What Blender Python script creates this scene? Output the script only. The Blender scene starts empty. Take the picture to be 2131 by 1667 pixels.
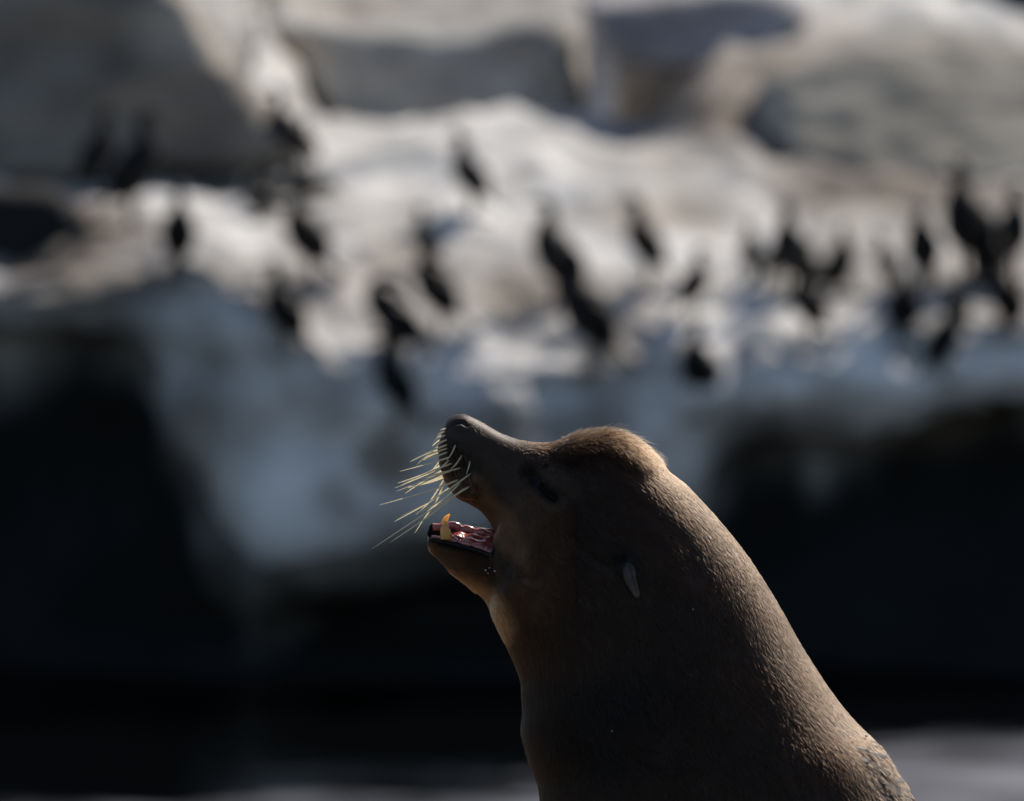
import bpy, bmesh, math, random
import numpy as np
from mathutils import Vector, noise as mnoise

random.seed(7); rng = np.random.default_rng(7)
scn = bpy.context.scene
COL = scn.collection
R = math.radians

# ------------------------------------------------------------------ camera, sky, sun, exposure
CAM_H, PITCH, FOCAL, SENSOR = 10.45, R(6.0), 400.0, 36.0
PW, PH = 2131.0, 1667.0                       # the photograph's own pixels, used to read positions
D0 = 13.9                                     # metres from the camera to the sea lion
cd = bpy.data.cameras.new('camera'); cam = bpy.data.objects.new('camera', cd); COL.objects.link(cam)
cam.location = (0, 0, CAM_H); cam.rotation_euler = (math.pi/2 - PITCH, 0, 0)
cd.lens = FOCAL; cd.sensor_width = SENSOR; cd.sensor_fit = 'HORIZONTAL'
cd.clip_start = 0.5; cd.clip_end = 5000
cd.dof.use_dof = True; cd.dof.focus_distance = D0 - 0.09; cd.dof.aperture_fstop = 9.5
scn.camera = cam

SUN_EL, SUN_AZ = R(42), R(34)                 # azimuth measured from the view direction (+Y) towards the right (+X)
world = bpy.data.worlds.new('World'); scn.world = world; world.use_nodes = True
wn = world.node_tree.nodes; wl = world.node_tree.links
sky = wn.new('ShaderNodeTexSky'); sky.sky_type = 'NISHITA'; sky.sun_disc = False
sky.sun_elevation = SUN_EL; sky.sun_rotation = SUN_AZ
wl.new(sky.outputs[0], wn['Background'].inputs[0]); wn['Background'].inputs[1].default_value = 0.10
sd = bpy.data.lights.new('sun', 'SUN'); sun = bpy.data.objects.new('sun', sd); COL.objects.link(sun)
sd.energy = 5.0; sd.angle = R(0.5); sd.color = (1.0, 0.925, 0.83)
S = Vector((math.cos(SUN_EL)*math.sin(SUN_AZ), math.cos(SUN_EL)*math.cos(SUN_AZ), math.sin(SUN_EL)))
sun.rotation_euler = S.to_track_quat('Z', 'Y').to_euler()
sun.location = (20, 20, 40)
scn.view_settings.view_transform = 'Standard'; scn.view_settings.look = 'None'
scn.view_settings.exposure = 0.06; scn.view_settings.gamma = 1; scn.view_settings.use_curve_mapping = False
scn.cycles.max_bounces = 8; scn.cycles.use_denoising = True

FWD = np.array((0, math.cos(PITCH), -math.sin(PITCH)))
UP = np.array((0, math.sin(PITCH), math.cos(PITCH)))
RT = np.array((1.0, 0, 0)); CAMP = np.array((0, 0, CAM_H))
PXA = SENSOR/FOCAL/PW                          # metres per photo pixel at one metre
def ray(px, py):
    return FWD + RT*((px-PW/2)*PXA) + UP*((PH/2-py)*PXA)
def at(px, py, Y):
    d = ray(px, py); return CAMP + d*(Y/d[1])
K = PXA*D0                                     # metres per photo pixel at the sea lion
ORG = CAMP + FWD*D0
def sl(px, py, w=0.0):                         # point at the sea lion: w is metres away from the lens
    return ORG + RT*((px-PW/2)*K) + UP*((PH/2-py)*K) + FWD*w

# ------------------------------------------------------------------ helpers
def prop(o, label=None, cat=None, group=None, kind=None):
    if label: o['label'] = label
    if cat: o['category'] = cat
    if group: o['group'] = group
    if kind: o['kind'] = kind
    return o
def empty(name, loc, **k):
    o = bpy.data.objects.new(name, None); COL.objects.link(o); o.location = loc
    o.empty_display_size = 0.1
    return prop(o, **k)
def mesh_obj(name, verts, faces, mat, parent=None, smooth=True, origin=None, **k):
    verts = np.asarray(verts, float)
    if origin is not None: verts = verts - np.asarray(origin)
    me = bpy.data.meshes.new(name); me.from_pydata(verts.tolist(), [], [tuple(map(int, f)) for f in faces]); me.update()
    if smooth: me.polygons.foreach_set('use_smooth', [True]*len(me.polygons))
    o = bpy.data.objects.new(name, me); COL.objects.link(o)
    if mat: me.materials.append(mat)
    if parent: o.parent = parent
    if origin is not None and parent is None: o.location = origin
    return prop(o, **k)
def catmull(P, n):
    P = np.asarray(P, float); m = len(P); t = np.linspace(0, m-1, n); i = np.clip(t.astype(int), 0, m-2); f = (t-i)[:, None]
    p = lambda j: P[np.clip(j, 0, m-1)]
    p0, p1, p2, p3 = p(i-1), p(i), p(i+1), p(i+2)
    return 0.5*((2*p1)+(-p0+p2)*f+(2*p0-5*p1+4*p2-p3)*f*f+(-p0+3*p1-3*p2+p3)*f**3)
def grid_faces(n, m, wrap=True, base=0):
    f = []
    for i in range(n-1):
        for j in range(m if wrap else m-1):
            k = (j+1) % m
            f.append((base+i*m+j, base+i*m+k, base+(i+1)*m+k, base+(i+1)*m+j))
    return f
def loft(rings, cap=True):
    n = len(rings); m = len(rings[0]); V = np.concatenate(rings); F = grid_faces(n, m)
    if cap:
        V = np.vstack([V, rings[0].mean(0), rings[-1].mean(0)])
        for j in range(m):
            k = (j+1) % m
            F.append((n*m, k, j)); F.append((n*m+1, (n-1)*m+j, (n-1)*m+k))
    return V, F
def ellipsoid(c, ax, n=24, m=16):
    V = []; ax = [np.asarray(a, float) for a in ax]; c = np.asarray(c, float); rings = []
    for i in range(1, m):
        th = math.pi*i/m
        rings.append(np.array([c + ax[0]*math.sin(th)*math.cos(p) + ax[1]*math.sin(th)*math.sin(p) + ax[2]*math.cos(th) for p in np.linspace(0, 2*math.pi, n, endpoint=False)]))
    V, F = loft(rings); V[-2] = c+ax[2]; V[-1] = c-ax[2]
    return V, F
class Bag:
    def __init__(s): s.V = []; s.F = []; s.n = 0
    def add(s, VF):
        V, F = VF; s.V.append(np.asarray(V)); s.F += [tuple(a+s.n for a in f) for f in F]; s.n += len(V); return s
    def verts(s): return np.concatenate(s.V)
def tube(P, r, m=8, n=None):
    P = np.asarray(P, float)
    if n: P = catmull(P, n)
    r = np.interp(np.linspace(0, 1, len(P)), np.linspace(0, 1, len(r)), r) if np.ndim(r) else np.full(len(P), r)
    T = np.gradient(P, axis=0); T /= np.linalg.norm(T, axis=1)[:, None]+1e-12
    a = np.array((0.3, 0.2, 0.93)); rings = []
    for p, t, q in zip(P, T, r):
        x = np.cross(t, a); x /= np.linalg.norm(x); y = np.cross(t, x)
        rings.append(np.array([p+q*(math.cos(k)*x+math.sin(k)*y) for k in np.linspace(0, 2*math.pi, m, endpoint=False)]))
    return loft(rings)
def remeshed(V, F, voxel, smooth_it=4, fac=0.5):
    me = bpy.data.meshes.new('tmp'); me.from_pydata(V.tolist(), [], F); me.update()
    o = bpy.data.objects.new('tmp', me); COL.objects.link(o)
    md = o.modifiers.new('r', 'REMESH'); md.mode = 'VOXEL'; md.voxel_size = voxel; md.use_smooth_shade = True
    if smooth_it:
        ms = o.modifiers.new('s', 'SMOOTH'); ms.iterations = smooth_it; ms.factor = fac
    dg = bpy.context.evaluated_depsgraph_get(); ev = o.evaluated_get(dg)
    m2 = bpy.data.meshes.new_from_object(ev); bpy.data.objects.remove(o); bpy.data.meshes.remove(me)
    return m2
def get_co(me):
    a = np.empty(len(me.vertices)*3, np.float32); me.vertices.foreach_get('co', a); return a.reshape(-1, 3).astype(float)
def set_co(me, a): me.vertices.foreach_set('co', np.asarray(a, np.float32).ravel()); me.update()
def get_no(me):
    a = np.empty(len(me.vertices)*3, np.float32); me.vertex_normals.foreach_get('vector', a); return a.reshape(-1, 3).astype(float)
def sstep(a, b, x): t = np.clip((x-a)/(b-a), 0, 1); return t*t*(3-2*t)
def lattice(P, seed=0):                         # cheap value noise, -1..1
    P = np.asarray(P, float); i = np.floor(P).astype(np.int64); f = P-i; f = f*f*(3-2*f); out = 0
    for dx in (0, 1):
        for dy in (0, 1):
            for dz in (0, 1):
                h = ((i[:, 0]+dx)*374761393 + (i[:, 1]+dy)*668265263 + (i[:, 2]+dz)*2147483647 + seed*1274126177) & 0xffffffff
                h = ((h ^ (h >> 13))*1274126177) & 0xffffffff; h = (h ^ (h >> 16)) & 0xffff
                w = (f[:, 0] if dx else 1-f[:, 0])*(f[:, 1] if dy else 1-f[:, 1])*(f[:, 2] if dz else 1-f[:, 2])
                out = out + w*(h/32767.5-1)
    return out
def fbm(P, o=4, seed=0):
    s = 0; a = 1
    for k in range(o): s = s + a*lattice(P*2**k, seed+k); a *= .5
    return s
def segdist(P, pts):
    d = np.full(len(P), 1e9); pts = np.asarray(pts, float)
    for a, b in zip(pts[:-1], pts[1:]):
        ab = b-a; t = np.clip(((P-a)@ab)/(ab@ab), 0, 1); d = np.minimum(d, np.linalg.norm(P-a-t[:, None]*ab, axis=1))
    return d
def color_attr(me, name, rgb):
    at_ = me.color_attributes.new(name, 'FLOAT_COLOR', 'POINT')
    c = np.ones((len(me.vertices), 4), np.float32); c[:, :3] = rgb; at_.data.foreach_set('color', c.ravel())
def float_attr(me, name, v):
    at_ = me.attributes.new(name, 'FLOAT', 'POINT'); at_.data.foreach_set('value', np.asarray(v, np.float32))

# ------------------------------------------------------------------ materials
def mat(name, color=(.5, .5, .5), rough=.6, spec=.5, attr=None, noise=None, bump=None, sss=None, coat=0, sheen=0, rough_attr=None):
    m = bpy.data.materials.new(name); m.use_nodes = True; nt = m.node_tree; N = nt.nodes; L = nt.links
    b = N['Principled BSDF']; b.inputs['Base Color'].default_value = (*color, 1); b.inputs['Roughness'].default_value = rough
    b.inputs['Specular IOR Level'].default_value = spec; b.inputs['Coat Weight'].default_value = coat; b.inputs['Coat Roughness'].default_value = .08
    b.inputs['Sheen Weight'].default_value = sheen; b.inputs['Sheen Roughness'].default_value = .4
    src = None; tc = N.new('ShaderNodeTexCoord')
    if attr:
        a = N.new('ShaderNodeAttribute'); a.attribute_name = attr; src = a.outputs['Color']; L.new(src, b.inputs['Base Color'])
    if noise:
        sc, lo, hi = noise
        t = N.new('ShaderNodeTexNoise'); t.inputs['Scale'].default_value = sc; t.inputs['Detail'].default_value = 6; L.new(tc.outputs['Object'], t.inputs['Vector'])
        r = N.new('ShaderNodeMapRange'); r.inputs['From Min'].default_value = .3; r.inputs['From Max'].default_value = .7
        r.inputs['To Min'].default_value = lo; r.inputs['To Max'].default_value = hi; L.new(t.outputs[0], r.inputs[0])
        mx = N.new('ShaderNodeMix'); mx.data_type = 'RGBA'; mx.blend_type = 'MULTIPLY'; mx.inputs['Factor'].default_value = 1
        if src: L.new(src, mx.inputs[6])
        else: mx.inputs[6].default_value = (*color, 1)
        L.new(r.outputs[0], mx.inputs[7]); L.new(mx.outputs[2], b.inputs['Base Color'])
    if bump:
        sc, st, dist = bump
        t = N.new('ShaderNodeTexNoise'); t.inputs['Scale'].default_value = sc; t.inputs['Detail'].default_value = 8; L.new(tc.outputs['Object'], t.inputs['Vector'])
        bp = N.new('ShaderNodeBump'); bp.inputs['Strength'].default_value = st; bp.inputs['Distance'].default_value = dist
        L.new(t.outputs[0], bp.inputs['Height']); L.new(bp.outputs[0], b.inputs['Normal'])
    if rough_attr:
        a = N.new('ShaderNodeAttribute'); a.attribute_name = rough_attr; L.new(a.outputs['Fac'], b.inputs['Roughness'])
    if sss:
        w, rad, s_ = sss
        b.inputs['Subsurface Weight'].default_value = w; b.inputs['Subsurface Radius'].default_value = rad; b.inputs['Subsurface Scale'].default_value = s_
    return m
M_rock = mat('guano_rock', attr='tint', rough=.9, spec=.2, noise=(1.3, .62, 1.25), bump=(2.5, .6, .12))
M_fore = mat('tan_rock', (.17, .115, .07), rough=.85, spec=.3, noise=(3, .6, 1.2), bump=(9, .7, .03))
M_skin = mat('sea_lion_skin', attr='tint', rough=.5, spec=.2, rough_attr='rough', noise=(55, .72, 1.25))
M_feather = mat('black_feathers', (.006, .006, .007), rough=.6, spec=.2, noise=(30, .7, 1.3))
M_feather_brown = mat('brown_feathers', (.011, .009, .008), rough=.65, spec=.2, noise=(30, .7, 1.3))
M_bill = mat('grey_bill', (.05, .05, .05), rough=.45)
M_foot = mat('black_webbed_foot', (.012, .012, .012), rough=.5)
M_tooth = mat('stained_tooth', (.93, .63, .27), rough=.28, noise=(90, .8, 1.1), sss=(1, (1, .5, .2), .015), coat=.6)
M_gum = mat('wet_gum', (.45, .12, .10), rough=.2, noise=(120, .7, 1.15), bump=(160, .5, .002), sss=(.25, (1, .3, .2), .004), coat=.9)
M_tongue = mat('wet_tongue', (.40, .06, .05), rough=.22, noise=(90, .6, 1.2), bump=(200, .6, .002), sss=(.2, (1, .3, .2), .004), coat=.9)
M_whisker = mat('whisker_keratin', (.88, .81, .62), rough=.35, spec=.6)
def translucent(m, col, f):
    nt = m.node_tree; N = nt.nodes; L = nt.links; b = N['Principled BSDF']; out = [n for n in N if n.type == 'OUTPUT_MATERIAL'][0]
    t = N.new('ShaderNodeBsdfTranslucent'); t.inputs[0].default_value = (*col, 1); mx = N.new('ShaderNodeMixShader'); mx.inputs[0].default_value = f
    L.new(b.outputs[0], mx.inputs[1]); L.new(t.outputs[0], mx.inputs[2]); L.new(mx.outputs[0], out.inputs['Surface'])
translucent(M_whisker, (1, .94, .76), .72); translucent(M_tooth, (1, .68, .30), .6)
M_ear = mat('ear_skin', (.085, .056, .034), attr='tint', rough=.6, noise=(130, .7, 1.2), bump=(300, .3, .001), sheen=.3)
M_eye = mat('wet_eye', (.006, .005, .005), rough=.3, coat=.2)
M_scab = mat('dark_scab', (.03, .02, .016), rough=.35)
M_foam = mat('dried_saliva', (.6, .6, .58), rough=.35)

def hair_mat():
    m = bpy.data.materials.new('short_fur'); m.use_nodes = True; nt = m.node_tree; N = nt.nodes; L = nt.links
    N.remove(N['Principled BSDF']); out = [n for n in N if n.type == 'OUTPUT_MATERIAL'][0]
    h = N.new('ShaderNodeBsdfHairPrincipled'); h.parametrization = 'COLOR'
    a = N.new('ShaderNodeAttribute'); a.attribute_name = 'tint'
    hi = N.new('ShaderNodeHairInfo'); mr = N.new('ShaderNodeMapRange'); mr.inputs['To Min'].default_value = .25; mr.inputs['To Max'].default_value = 1.9
    L.new(hi.outputs['Random'], mr.inputs[0])
    mx = N.new('ShaderNodeMix'); mx.data_type = 'RGBA'; mx.blend_type = 'MULTIPLY'; mx.inputs['Factor'].default_value = 1
    L.new(a.outputs['Color'], mx.inputs[6]); L.new(mr.outputs[0], mx.inputs[7]); L.new(mx.outputs[2], h.inputs['Color'])
    h.inputs['Roughness'].default_value = .42; h.inputs['Radial Roughness'].default_value = .5
    h.inputs['IOR'].default_value = 1.22
    h.inputs['Random Roughness'].default_value = .3
    L.new(h.outputs[0], out.inputs['Surface'])
    return m
M_hair = hair_mat()

def water_mat():
    m = bpy.data.materials.new('sea_water'); m.use_nodes = True; nt = m.node_tree; N = nt.nodes; L = nt.links
    b = N['Principled BSDF']; b.inputs['Specular IOR Level'].default_value = .03; tc = N.new('ShaderNodeTexCoord')
    mp = N.new('ShaderNodeMapping'); mp.inputs['Scale'].default_value = (.8, 1.5, 1); L.new(tc.outputs['Object'], mp.inputs[0])
    n1 = N.new('ShaderNodeTexNoise'); n1.inputs['Scale'].default_value = 1.0; n1.inputs['Detail'].default_value = 7; n1.inputs['Roughness'].default_value = .65; n1.inputs['Distortion'].default_value = .6; L.new(mp.outputs[0], n1.inputs['Vector'])
    at_ = N.new('ShaderNodeAttribute'); at_.attribute_name = 'foam'
    ad = N.new('ShaderNodeMath'); ad.operation = 'ADD'; L.new(n1.outputs[0], ad.inputs[0]); L.new(at_.outputs['Fac'], ad.inputs[1])
    r = N.new('ShaderNodeMapRange'); r.inputs['From Min'].default_value = .6; r.inputs['From Max'].default_value = .95; L.new(ad.outputs[0], r.inputs[0])
    mx = N.new('ShaderNodeMix'); mx.data_type = 'RGBA'; mx.inputs[6].default_value = (.0008, .0012, .0016, 1); mx.inputs[7].default_value = (.20, .205, .225, 1); L.new(r.outputs[0], mx.inputs[0]); L.new(mx.outputs[2], b.inputs['Base Color'])
    r2 = N.new('ShaderNodeMapRange'); r2.inputs['To Min'].default_value = .12; r2.inputs['To Max'].default_value = .7; L.new(r.outputs[0], r2.inputs[0]); L.new(r2.outputs[0], b.inputs['Roughness'])
    n2 = N.new('ShaderNodeTexNoise'); n2.inputs['Scale'].default_value = 2.2; n2.inputs['Detail'].default_value = 6; L.new(mp.outputs[0], n2.inputs['Vector'])
    bp = N.new('ShaderNodeBump'); bp.inputs['Strength'].default_value = .15; bp.inputs['Distance'].default_value = .08; L.new(n2.outputs[0], bp.inputs['Height']); L.new(bp.outputs[0], b.inputs['Normal'])
    return m
M_water = water_mat()

# ------------------------------------------------------------------ the shore ledge: feature lines from waterline to hilltop
def line(pts, n, xs):
    p = np.array(sorted(pts)); py = np.interp(xs, p[:, 0], p[:, 1]); Y = np.interp(xs, p[:, 0], p[:, 2])
    k = np.exp(-np.linspace(-2, 2, n)**2); k /= k.sum()
    f = lambda a: np.convolve(np.pad(a, n//2, 'edge'), k, 'valid')[:len(xs)]
    return f(py), f(Y)
xs = np.concatenate([np.linspace(-9000, -1450, 80), np.linspace(-1400, 3500, 393), np.linspace(3560, 11000, 80)])
L3 = [(-1400, 700, 82), (0, 690, 81.6), (260, 720, 81.5), (350, 900, 81), (430, 1130, 80.7), (550, 1210, 80.5), (720, 1180, 80.5), (850, 1140, 80.7), (1000, 1130, 80.8), (1200, 1080, 81.1), (1350, 1070, 81.2), (1460, 1085, 81.3), (1520, 950, 81.6), (1620, 900, 81.6), (1800, 880, 81.7), (2131, 860, 81.8), (3500, 860, 82)]
L5 = [(-1400, 600, 82.1), (0, 595, 82.0), (200, 570, 82.0), (380, 540, 81.9), (470, 570, 81.6), (560, 640, 81.2), (640, 720, 80.9), (760, 760, 80.9), (900, 790, 81.3), (1000, 790, 81.8), (1200, 790, 81.9), (1400, 780, 82.0), (1600, 760, 82.2), (1900, 740, 82.3), (2131, 740, 82.4), (3500, 740, 82.6)]
L8 = [(-1400, 400, 86.8), (0, 400, 86.6), (150, 385, 86.9), (300, 360, 87.2), (480, 340, 87.3), (600, 300, 87.2), (700, 285, 87.5), (1200, 280, 87.5), (1400, 350, 86.8), (1700, 400, 86.2), (2131, 400, 86.2), (3500, 380, 87)]
p3, y3 = line(L3, 9, xs); p5, y5 = line(L5, 9, xs); p8, y8 = line(L8, 11, xs)
y5 = y3-.28
flat = sstep(540, 690, xs)*sstep(1520, 1215, xs)
rows = [(np.full_like(xs, 1620), np.full_like(xs, 79.6)),
        (np.full_like(xs, 1470), np.full_like(xs, 80.2)),
        (np.maximum(p3+110, 1290), np.full_like(xs, 81.6)),
        (p3+70, y3+.35),
        (p3, y3-.25),
        (p3-60, y3-.38),
        (p5+.45*(p3-60-p5), y3-.36),
        (p5, y5+.10),
        (p5+.15*(p8-p5), y5+.055*(y8-y5)),
        (p5+.36*(p8-p5)+6, y5+.19*(y8-y5)),
        (p5+.72*(p8-p5)+6, y5+.48*(y8-y5)),
        (p8, y8),
        (p8-130*(1-flat)-10*flat, y8+2.2+4.3*flat),
        ((1-flat)*-40+flat*(p8+10), y8+7+2.5*flat),
        (np.full_like(xs, -190), y8+16),
        (np.full_like(xs, -230), y8+40)]
ctl = np.stack([np.stack([xs, p, y], 1) for p, y in rows])          # rows x cols x 3
nr = 260
tt = catmull(ctl.reshape(len(rows), -1), nr).reshape(nr, len(xs), 3)
G = np.stack([np.stack([at(a, b, c) for a, b, c in r]) for r in tt])
GP = G.reshape(-1, 3); gpx = tt[:, :, 0].ravel(); gpy = tt[:, :, 1].ravel()
# the rock's own relief
nrm = np.cross(np.gradient(G, axis=1).reshape(-1, 3), np.gradient(G, axis=0).reshape(-1, 3)); nrm /= np.linalg.norm(nrm, axis=1)[:, None]
relief = fbm(GP*np.array((.55, .45, .9)), 5, 3)*.20 + np.abs(fbm(GP*np.array((1.4, 1.2, 1.4)), 4, 9))*-.10
amp = 0.35+.85*sstep(1300, 700, gpy)
GP2 = GP + nrm*(relief*amp)[:, None]
# blots: patches of guano or bare wet rock, some painted in for shade, (px, py, rx, ry, angle, amount)
def blot(px, py, rx, ry, ang=0):
    a = R(ang); dx = gpx-px; dy = gpy-py; x = dx*math.cos(a)+dy*math.sin(a); y = -dx*math.sin(a)+dy*math.cos(a)
    return sstep(1.25, .55, np.sqrt((x/rx)**2+(y/ry)**2)+.18*fbm(GP*1.1, 3, 5))
tone = fbm(GP*np.array((.8, .6, 1.2)), 4, 21)
guano = np.clip(.78+.40*tone+.30*fbm(GP*np.array((2.6, .5, .6))+4, 3, 27), 0, 1)
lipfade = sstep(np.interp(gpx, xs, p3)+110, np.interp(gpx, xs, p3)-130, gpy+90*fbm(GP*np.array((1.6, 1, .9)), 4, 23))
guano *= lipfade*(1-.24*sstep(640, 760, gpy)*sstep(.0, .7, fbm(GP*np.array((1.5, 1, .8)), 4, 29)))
guano *= 1-.9*blot(90, 470, 170, 95)  # cave under the big boulder, its shade put into the tint
guano *= 1-.75*blot(150, 590, 300, 70, -5)  # left shelf dimmed, the boulder's shadow put into the tint
guano *= 1-.5*blot(560, 570, 230, 70, 15)
guano *= 1-.35*blot(800, 560, 120, 60, 15)
guano *= 1-.45*blot(1950, 620, 420, 90, 0)
guano *= 1-.35*blot(850, -5, 420, 50)
guano *= 1-.62*blot(1800, 230, 620, 190, 0)
guano *= 1-.35*blot(1330, 430, 230, 45, 8)
guano *= 1-.4*blot(760, 540, 100, 40, 20)
guano *= 1-.3*blot(1150, 760, 200, 40, 0)
guano *= 1-.5*blot(1100, 560, 80, 55)
guano *= 1-.65*blot(885, 500, 80, 24, 5)  # narrow dark bar, a rock edge's cast shadow painted on
guano *= 1-.55*blot(1400, 420, 150, 40, 0)
guano *= 1-.5*blot(1500, 280, 60, 25, 25)
guano *= 1-.45*blot(1900, 400, 330, 40, 5)
guano *= 1-.6*blot(240, 480, 130, 90, 0)  # more of the boulder's shadow painted onto the left shelf
guano *= 1-.6*blot(1000, 870, 130, 60, 10)
guano *= 1-.5*blot(1180, 880, 150, 60, 0)
guano *= 1-.75*blot(1600, 990, 90, 120)
guano *= 1-.6*blot(380, 950, 70, 240, 10)
guano *= 1-.9*blot(815, 955, 75, 75, 20)
guano *= 1-.5*blot(1500, 190, 200, 130)
guano *= 1-.5*blot(700, 1040, 60, 50, 20)
guano = np.clip(guano+.35*blot(1620, 820, 70, 30)+.3*blot(1270, 210, 60, 60)+.5*blot(570, 190, 120, 160, -30)+.45*blot(980, 350, 300, 75)+.3*blot(420, 400, 110, 35), 0, 1)
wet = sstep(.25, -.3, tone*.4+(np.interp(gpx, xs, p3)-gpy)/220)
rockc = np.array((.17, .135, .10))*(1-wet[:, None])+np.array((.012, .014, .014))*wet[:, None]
fill_lift = sstep(560, 720, gpy)[:, None]  # lower front guano whitened, skylight on the shaded face put into its colour
tint = rockc*(1-guano[:, None])+(np.array((.60, .585, .56))*(1-fill_lift)+np.array((.84, .81, .775))*fill_lift)*guano[:, None]
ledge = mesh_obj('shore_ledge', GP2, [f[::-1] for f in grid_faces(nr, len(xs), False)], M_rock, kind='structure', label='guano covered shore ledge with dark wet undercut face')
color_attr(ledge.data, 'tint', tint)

# ------------------------------------------------------------------ boulders behind the ledge
def block(name, outline, Yf, depth, label, seed, lean=.35, base=(.3, .28, .25), dark=(.08, .07, .06), voxel=.07, rise=0.0, amp=.1, band=None, top=None):
    o = np.array(outline, float); c = o.mean(0)
    n = len(o)*8; oo = catmull(np.vstack([o, o[:1]]), n+1)[:-1]
    rings = []
    for s, dy, up in ((.86, 0, 0), (.97, .12, 0), (1, .35, 0), (1, depth*.6, rise*.6), (.9, depth, rise)):
        q = c+(oo-c)*s
        ring = np.array([at(x, y, Yf+dy+lean*((c[1]-y)/100)) for x, y in q]); 
        ring = ring + np.array((0, 0, 1.0))*up
        rings.append(ring)
    V, F = loft(rings)
    me = remeshed(V, F, voxel, 6, .6); P = get_co(me); Nn = get_no(me)
    d = fbm(P*np.array((.9, .9, 1.6))+seed*7.3, 4, seed)
    P2 = P+Nn*(d*amp)[:, None]
    org = P2.mean(0); org[2] = P2[:, 2].min(); set_co(me, P2-org)
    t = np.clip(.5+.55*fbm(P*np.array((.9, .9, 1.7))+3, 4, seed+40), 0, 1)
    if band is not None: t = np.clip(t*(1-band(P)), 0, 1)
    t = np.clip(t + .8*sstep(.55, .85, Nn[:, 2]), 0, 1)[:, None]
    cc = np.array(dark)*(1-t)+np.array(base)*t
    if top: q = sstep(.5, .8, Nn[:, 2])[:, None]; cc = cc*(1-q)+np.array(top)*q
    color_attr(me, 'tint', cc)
    ob = bpy.data.objects.new(name, me); COL.objects.link(ob); ob.location = org; me.materials.append(M_rock)
    return prop(ob, label=label, cat='rock')
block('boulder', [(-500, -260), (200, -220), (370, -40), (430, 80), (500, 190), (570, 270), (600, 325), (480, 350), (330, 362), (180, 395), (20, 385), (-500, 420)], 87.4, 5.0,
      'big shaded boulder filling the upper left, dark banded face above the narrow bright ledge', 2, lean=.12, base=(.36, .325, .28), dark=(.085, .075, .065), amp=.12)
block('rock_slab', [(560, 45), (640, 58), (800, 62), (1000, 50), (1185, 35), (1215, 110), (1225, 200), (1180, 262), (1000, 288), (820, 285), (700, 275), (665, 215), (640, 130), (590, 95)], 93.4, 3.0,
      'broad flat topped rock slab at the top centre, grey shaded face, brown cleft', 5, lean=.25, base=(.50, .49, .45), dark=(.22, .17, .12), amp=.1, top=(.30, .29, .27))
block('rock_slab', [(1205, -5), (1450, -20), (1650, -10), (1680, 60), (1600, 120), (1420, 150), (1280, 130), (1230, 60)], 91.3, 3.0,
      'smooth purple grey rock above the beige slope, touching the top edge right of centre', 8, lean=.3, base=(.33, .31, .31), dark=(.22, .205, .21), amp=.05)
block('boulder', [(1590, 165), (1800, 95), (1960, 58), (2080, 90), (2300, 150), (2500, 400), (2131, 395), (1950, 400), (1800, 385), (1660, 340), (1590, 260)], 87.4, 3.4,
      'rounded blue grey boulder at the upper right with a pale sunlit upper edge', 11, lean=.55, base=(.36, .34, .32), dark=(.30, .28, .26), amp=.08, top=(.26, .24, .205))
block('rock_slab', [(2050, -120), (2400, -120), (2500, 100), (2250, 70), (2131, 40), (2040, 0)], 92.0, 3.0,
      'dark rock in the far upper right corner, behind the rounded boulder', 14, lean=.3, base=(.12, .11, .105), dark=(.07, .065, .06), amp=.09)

block('boulder', [(-500, 372), (60, 385), (125, 395), (168, 430), (190, 485), (150, 525), (60, 548), (-10, 590), (-500, 640)], 82.9, 2.6,  # near-black block added in place of the cave's shade
      'low black block standing in for the shaded cave at the left edge, under the big shaded boulder', 17, lean=.1, base=(.014, .015, .016), dark=(.008, .009, .010), amp=.05)

# ------------------------------------------------------------------ sea
def sea():
    ys = np.concatenate([np.linspace(-3000, 10, 6), np.linspace(12, 66, 30), np.linspace(66.4, 82, 90), np.linspace(83, 3000, 8)])
    xx = np.concatenate([np.linspace(-3000, -64, 6), np.linspace(-60, 60, 340), np.linspace(64, 3000, 6)])
    V = []; 
    X, Yg = np.meshgrid(xx, ys); P = np.stack([X.ravel(), Yg.ravel(), np.zeros(X.size)], 1)
    near = sstep(60, 40, np.abs(P[:, 0]))*sstep(60, 66, P[:, 1])*sstep(95, 84, P[:, 1])
    P[:, 2] = near*(.035*fbm(P*np.array((.5, .8, 1)), 4, 31))
    fo = -.35+.0*near
    fx = P[:, 0]; fy = P[:, 1]
    shoreY = np.interp(fx, [-5, -2, 0, .8, 2.5, 5], [73.8, 74.7, 75.6, 76.6, 77.9, 78.6])
    fo = -.3+.62*sstep(shoreY+1.6, shoreY-2.0, fy)*near
    o = mesh_obj('sea', P, grid_faces(len(ys), len(xx), False), M_water, kind='structure', label='dark sea water with pale surf foam below the ledge')
    float_attr(o.data, 'foam', fo)
sea()

# ------------------------------------------------------------------ the rock the sea lion sits on (below the frame)
def fore_rock():
    xx = np.linspace(-7, 7, 100); yy = np.linspace(12.5, 16.6, 60)
    X, Y = np.meshgrid(xx, yy); P = np.stack([X.ravel(), Y.ravel(), np.zeros(X.size)], 1)
    top = 7.97+.05*fbm(P*.9, 4, 50)-.10*sstep(15, 16.6, P[:, 1])
    edge = np.minimum.reduce([P[:, 0]+7, 7-P[:, 0], (P[:, 1]-12.5)*2.2, (16.6-P[:, 1])*1.2])
    P[:, 2] = np.where(edge < 1.6, -0.6+(top+.6)*np.sqrt(np.clip(edge/1.6, 0, 1)), top)
    n, m = len(yy), len(xx)
    mesh_obj('foreground_rock', P, grid_faces(n, m, False), M_fore, kind='structure', label='tan sandstone stack top under the sea lion')
fore_rock()

# ------------------------------------------------------------------ sea lion
ROCK_Z = 8.0
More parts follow.
